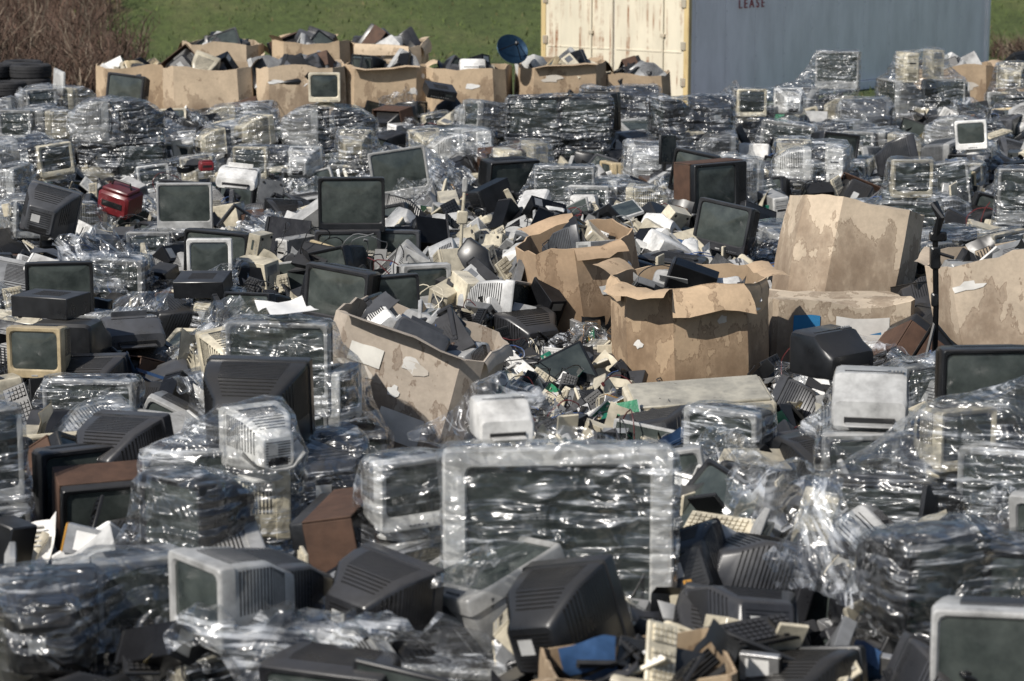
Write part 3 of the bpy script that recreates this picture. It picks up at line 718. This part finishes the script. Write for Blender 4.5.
redm=mb.mesh('red_case'); obj('red_equipment_case',redm,T(-4.0,23.0,1.28)@Rt(-25,8,14)@Matrix.Scale(1.2,4)); obj('red_equipment_case',redm,T(-3.4,25.2,1.45)@Rt(20,0,0)@Matrix.Scale(.5,4))

# ---- random wrapped pallets
def clear(x,y,r):
    return all((x-a)**2+(y-b)**2>(r*.5+c*.62)**2 for a,b,c in HERO)
SP=[]
tries=0
while tries<5000:
    tries+=1
    y=R.uniform(10,32.6); hw=.235*y+1.6; x=R.uniform(-hw,hw)
    if not clear(x,y,1.): continue
    if any((x-a)**2+(y-b)**2<1.34**2 for a,b in SP): continue
    if (-1.0<x<2.4 and 11<y<22.5): continue
    if y<24 and R.random()<.2: continue
    SP.append((x,y))
    top=G(x,y)+R.uniform(1.08,1.55)-(.25 if y<14 else 0)-(.12*smooth(26,20,y))-.58*smooth(25,33,y)
    putstack(R.randrange(15),x,y,top=top,yaw=R.uniform(-30,30)+R.choice([0,0,180,90]),ty=R.uniform(-7,7),tx=R.uniform(-5,5))
print('stacks',len(SP))

# ---- heap core + scattered equipment
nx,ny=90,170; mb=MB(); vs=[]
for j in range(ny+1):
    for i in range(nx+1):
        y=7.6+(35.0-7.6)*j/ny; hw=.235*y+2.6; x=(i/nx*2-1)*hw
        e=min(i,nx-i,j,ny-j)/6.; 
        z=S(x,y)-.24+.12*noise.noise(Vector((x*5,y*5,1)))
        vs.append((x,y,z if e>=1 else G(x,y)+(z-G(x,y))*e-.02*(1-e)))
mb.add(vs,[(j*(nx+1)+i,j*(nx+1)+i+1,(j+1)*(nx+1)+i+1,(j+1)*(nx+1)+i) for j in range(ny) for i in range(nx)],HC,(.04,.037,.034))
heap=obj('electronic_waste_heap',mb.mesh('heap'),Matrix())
def scatter(n,cats,zlo,zhi,tumble,smin=.85,smax=1.05,region=None,dmin=0,big=False):
    grid={}
    c=0;t=0
    while c<n and t<n*14:
        t+=1
        if region: x=R.gauss(region[0],region[2]);y=R.gauss(region[1],region[3])
        else:
            y=8.0+(33.4-8.0)*math.sqrt(R.random()) if R.random()<.75 else R.uniform(8,33.2); hw=.235*y+1.9; x=R.uniform(-hw,hw)
        if any((x-a)**2+(y-b)**2<r*r for a,b,r in BOXES): continue
        if big and any((x-a)**2+(y-b)**2<r*r*.6 for a,b,r,d in DENT): continue
        if dmin:
            k=(int(x/dmin),int(y/dmin))
            if any((x-a)**2+(y-b)**2<dmin*dmin for dx in(-1,0,1) for dy in (-1,0,1) for a,b in grid.get((k[0]+dx,k[1]+dy),())): continue
            grid.setdefault(k,[]).append((x,y))
        cat=R.choice(cats); n_,_,me=pick(cat)
        s=R.uniform(smin,smax); z=S(x,y)+R.uniform(zlo,zhi)
        lo=Vector(me['lo']);hi=Vector(me['hi']);cen=(lo+hi)/2
        if tumble<=1 and R.random()>tumble:
            M=T(x,y,z)@Rt(R.gauss(0,45)+R.choice([0,0,0,180,90]),R.gauss(0,10),R.gauss(0,10))@Matrix.Scale(s,4)@T(-cen.x,-cen.y,-lo.z)
        else:
            M=T(x,y,z+.12)@Euler((R.gauss(0,.9),R.gauss(0,.9),R.uniform(0,6.28))).to_matrix().to_4x4()@Matrix.Scale(s,4)@T(-cen.x,-cen.y,-cen.z)
        o=bpy.data.objects.new(n_,me); COL.objects.link(o); o.parent=heap; o.matrix_world=M; c+=1
    return c
print(scatter(1250,['mon','mon','tv','tv','tv','tower','prn','vcr','lcd','spk'],-.24,.08,.5,dmin=.36,big=True))
print(scatter(2000,['key','shard','shard','shard','vcr','drv','pcb','cab','cab','pho','frame','tower','key'],-.05,.18,1.5))
print(scatter(1500,['shard','shard','key','key','key','drv','pcb','pcb','cab','cab','pho','drv','pap','vcr','shard'],0.0,.25,1.5,.5,.8,region=(.55,15.2,.8,1.5)))
print(scatter(120,['shard','key','shard','tower','lcd'],0.0,.15,1.5,.8,1.1,region=(1.3,12.6,.5,1.3)))
print(scatter(400,['shard','key','cab','lcd','vcr','prn','tower'],0.0,.25,1.5,.7,1.,region=(.2,21.,1.1,1.7)))
print(scatter(130,['shard','key','pho','drv','vcr'],0.0,.15,1.5,.7,1.,region=(.9,9.8,.7,.8)))
for x,y in SP:
    if R.random()<.5:
        cat=R.choice(['mon','tv','tv','shard','prn','vcr','lcd','key']); n_,_,me=pick(cat)
        o=bpy.data.objects.new(n_,me); COL.objects.link(o); o.parent=heap
        o.matrix_world=T(x+R.uniform(-.25,.25),y+R.uniform(-.3,.2),G(x,y)+R.uniform(1.1,1.35)-(.2 if y<14 else 0)-.58*smooth(25,33,y))@Rt(R.choice([0,0,180,90])+R.gauss(0,25),R.gauss(0,7),R.gauss(0,7))
for i in range(110):
    y=R.uniform(9,33); x=R.uniform(-1,1)*(.235*y+1); n_,_,me=pick('film')
    if any((x-a)**2+(y-b)**2<r*r for a,b,r in BOXES) or (-.3<x<2 and 13.5<y<17): continue
    o=bpy.data.objects.new(n_,me); COL.objects.link(o); o.parent=heap
    o.matrix_world=T(x,y,S(x,y)+R.uniform(.25,.45))@Euler((R.gauss(0,.5),R.gauss(0,.5),R.uniform(0,6))).to_matrix().to_4x4()@Matrix.Scale(R.uniform(.6,1.3),4)

# ------------------------------------------------------------------ setting
def sheet(name,xs,ys,fz,mat):
    vs=[(x,y,fz(x,y)) for y in ys for x in xs]; n=len(xs)
    me=bpy.data.meshes.new(name); me.from_pydata(vs,[],[(j*n+i,j*n+i+1,(j+1)*n+i+1,(j+1)*n+i) for j in range(len(ys)-1) for i in range(n-1)])
    me.materials.append(mat); me.polygons.foreach_set('use_smooth',[True]*len(me.polygons))
    return obj(name,me,Matrix())
HB=52.
def hz(x,y):
    base=.95*smooth(24,34,y)
    if y<HB: return base
    t=y-HB
    z=base+ (t*.42 if t<26 else 26*.42+(t-26)*.02)
    return z+min(1,t/2)*(.35*noise.noise(Vector((x*.12,y*.12,0)))+.06*noise.noise(Vector((x*.9,y*.9,0))))
xs=[-1500,-500,-150,-60]+[ -30+i*.8 for i in range(76)]+[60,150,500,1500]
sheet('ground',xs,[-60,-10,5]+[8+i for i in range(32)]+[60,300,1500],lambda x,y:hz(x,min(y,40)),mat_ground())
sheet('grass_hillside',xs,[39.]+[40+i*.6 for i in range(66)]+[90,120,300,800,2500],lambda x,y:hz(x,y)+.006,mat_grass())
rr=random.Random(3)
mb=MB()
for i in range(12000):
    y=40+rr.random()*24; x=rr.uniform(-11,17); z=hz(x,y); h=rr.uniform(.05,.12); a=rr.uniform(0,3.14); w=rr.uniform(.015,.04)
    dx,dy=math.cos(a)*w,math.sin(a)*w; lx,ly=rr.uniform(-.05,.05),rr.uniform(-.05,.05)
    g=rr.uniform(.8,1.3); c=(.10*g,.135*g,.035*g) if rr.random()<.85 else (.18,.16,.07)
    mb.add([(x-dx,y-dy,z-.02),(x+dx,y+dy,z-.02),(x+lx,y+ly,z+h)],[(0,1,2)],TW,c)
obj('grass_tufts',mb.mesh('grass_tufts'),Matrix())
def thicket(x0,x1,y0,y1,hmax,n,seed,name):
    rr=random.Random(seed); mb=MB()
    for i in range(n):
        x=rr.uniform(x0,x1); y=rr.uniform(y0,y1); z=hz(x,y)
        clump=.6+.45*noise.noise(Vector((x*.8,y*.8,seed)))*1.6
        L=hmax*max(.3,clump)*rr.uniform(.6,1.1); a=rr.uniform(0,6.28); lean=rr.uniform(.1,.7)
        w=rr.uniform(.008,.02); g=rr.uniform(.5,1.5)
        c=(.10*g,.06*g,.042*g) if rr.random()<.8 else (.19*g,.15*g,.11*g)
        pr=[]
        for k in range(6):
            t=k/5; r=L*lean*t*t*.7
            pr.append(Vector((x+r*math.cos(a)+.08*rr.uniform(-1,1)*t,y+r*math.sin(a),z+L*(t-.45*lean*t*t))))
        vs=[]
        for k,p in enumerate(pr):
            ww=w*(1-.6*k/5); vs+= [p+Vector((-ww,0,0)),p+Vector((ww,0,0))]
        mb.add(vs,[(2*k,2*k+1,2*k+3,2*k+2) for k in range(5)],TW,c)
        for q in range(4):
            b=pr[rr.randrange(2,6)]; e=b+Vector((rr.uniform(-.3,.3),rr.uniform(-.3,.3),rr.uniform(-.05,.3)))
            mb.add([b,b+Vector((.012,0,.006)),e],[(0,1,2)],TW,c)
    return obj(name,mb.mesh(name),Matrix())
thicket(-16,-7.3,39,46,1.9,4500,1,'bramble_thicket')
thicket(-20,-9.2,46,60,2.4,4500,2,'bramble_thicket')
thicket(10.6,16,44,52,.9,1800,4,'bramble_thicket')
mb=MB()
prof=[(.19,-.09),(.22,-.105),(.29,-.11),(.325,-.085),(.33,-.03),(.322,-.026),(.322,-.018),(.332,-.014),(.332,.014),(.322,.018),(.322,.026),(.33,.03),(.325,.085),(.29,.11),(.22,.105),(.19,.09),(.2,.0)]
n=28;vs=[(r*math.cos(2*math.pi*i/n),r*math.sin(2*math.pi*i/n),z) for r,z in prof for i in range(n)]
mb.add(vs,[(s*n+i,s*n+(i+1)%n,((s+1)%len(prof))*n+(i+1)%n,((s+1)%len(prof))*n+i) for s in range(len(prof)) for i in range(n)],RU,(.025,.025,.027))
tm=mb.mesh('tyre')
for x,y,n_ in [(-7.9,35.7,3),(-7.2,35.5,2),(-8.35,36.6,4),(-7.65,36.4,4),(-8.0,37.3,4),(-9.1,36.8,4),(-8.6,35.6,3),(-9.3,35.8,3)]:
    for k in range(n_): obj('car_tyre',tm,T(x+rr.uniform(-.05,.05),y+rr.uniform(-.05,.05),G(x,y)+.11+k*.222)@Rt(rr.uniform(0,90),rr.uniform(-2,2),0))

W_,L_,H_=3.12,10.3,3.0
cont=bpy.data.objects.new('shipping_container',None); COL.objects.link(cont)
cont.matrix_world=T(2.92,38.0,.95)@Rt(-40)@T(-W_,0,0)
def part(nm,mb,ang_=30):
    me=mb.mesh(nm,ang_); o=bpy.data.objects.new(nm,me); COL.objects.link(o); o.parent=cont; return o
CW=(.70,.64,.50); CB=(.92,.91,.93)  # CB has extra brightness painted in, to offset shade on the right side
mb=MB()
sbox(mb,W_-.1,L_-.1,H_-.3,W_/2,L_/2,.17,CO,CB)
part('body_core',mb)
mb=MB()
for s in (0,1):
    cbox(mb,W_/2-.10,.05,H_-.34,W_/4+.03+s*(W_/2-.06),.02,.19,CO,CW,.008)
    for q in (.72,):
        xx=.06+(s*(W_/2-.04))+q*(W_/2-.12)
        tube(mb,[(xx,-.025,.2),(xx,-.025,H_-.2)],.014,8,CO,CW)
        for z in (.5,1.2,1.9,2.5): cbox(mb,.09,.05,.06,xx,-.02,z,CO,(.5,.44,.33),.006)
    for z in (.4,1.,1.7,2.4): cbox(mb,.1,.03,.14,.08 if s==0 else W_-.08,-.02,z,CO,(.4,.36,.28),.006)
    for z in (.95,1.9): cbox(mb,W_/2-.2,.012,.03,W_/4+.03+s*(W_/2-.06),-.008,z,CO,CW,.004)
part('end_doors',mb)
mb=MB()
for x in (.03,W_-.03):
    for y in (.03,L_-.03): cbox(mb,.1,.1,H_-.02,x,y,.01,CO,(.62,.48,.24) if y<1 else CB,.01)
for z in (.0,H_-.17):
    for x in (.02,W_-.02): cbox(mb,.07,L_-.14,.16,x,L_/2,z+.005,CO,CB,.01)
    for y in (.02,L_-.02): cbox(mb,W_-.14,.07,.16,W_/2,y,z+.005,CO,CW,.01)
cbox(mb,W_-.12,L_-.12,.03,W_/2,L_/2,H_-.06,CO,CB,.005)
part('frame',mb)
mb=MB()
for i in range(11):
    y=.25+i*(L_-.5)/11
    for x,sg in ((W_-.045,1),(.045,-1)):
        cbox(mb,.012,(L_-.5)/11-.014,H_-.36,x,y+(L_-.5)/22,.18,CO,CB,.003)
        for k in range(6): sbox(mb,.018,.012,.012,x+sg*.003,y+.03,.4+k*.4,CO,(.4,.42,.44))
part('side_panels',mb)
tc=bpy.data.curves.new('lettering','FONT'); tc.body='FOR RENT OR\nLEASE'; tc.size=.22; tc.extrude=.004; tc.space_line=1.1; tc.space_character=1.5; tc.align_x='CENTER'
to=bpy.data.objects.new('tmp',tc); COL.objects.link(to)
bpy.context.view_layer.update()
me=bpy.data.meshes.new_from_object(to.evaluated_get(bpy.context.evaluated_depsgraph_get())); bpy.data.objects.remove(to)
me.materials.clear(); me.materials.append(mat_simple('faded_red_paint',.6,0,False,(.38,.07,.07)))
lo=bpy.data.objects.new('lettering',me); COL.objects.link(lo); lo.parent=cont
lo.matrix_local=T(W_-.028,1.9,1.88)@Matrix.Rotation(rad(90),4,'Z')@Matrix.Rotation(rad(90),4,'X')

# ------------------------------------------------------------------ light + camera
w=bpy.data.worlds.new('World'); scene.world=w; w.use_nodes=True
nt=w.node_tree; bg=nt.nodes['Background']; sky=nt.nodes.new('ShaderNodeTexSky'); sky.sky_type='NISHITA'; sky.sun_disc=False
sd=Vector((-.62,-.66,.85)).normalized()
sky.sun_elevation=math.asin(sd.z); sky.sun_rotation=math.atan2(sd.x,sd.y)%(2*math.pi)
nt.links.new(sky.outputs[0],bg.inputs['Color']); bg.inputs['Strength'].default_value=.085
sun=bpy.data.lights.new('sun','SUN'); sun.energy=5.0; sun.angle=rad(.5); sun.color=(1,.95,.88)
so=bpy.data.objects.new('sun',sun); COL.objects.link(so); so.rotation_euler=sd.to_track_quat('Z','Y').to_euler()
cam=bpy.data.cameras.new('camera'); cam.lens=80; cam.sensor_width=36; cam.clip_end=6000; cam.clip_start=.1
co=bpy.data.objects.new('camera',cam); COL.objects.link(co); co.location=(0,0,4.4); co.rotation_euler=(rad(90-10.95),0,0)
cam.dof.use_dof=True; cam.dof.focus_distance=18.; cam.dof.aperture_fstop=3.0
scene.camera=co
scene.view_settings.view_transform='Standard'; scene.view_settings.look='None'; scene.view_settings.exposure=0
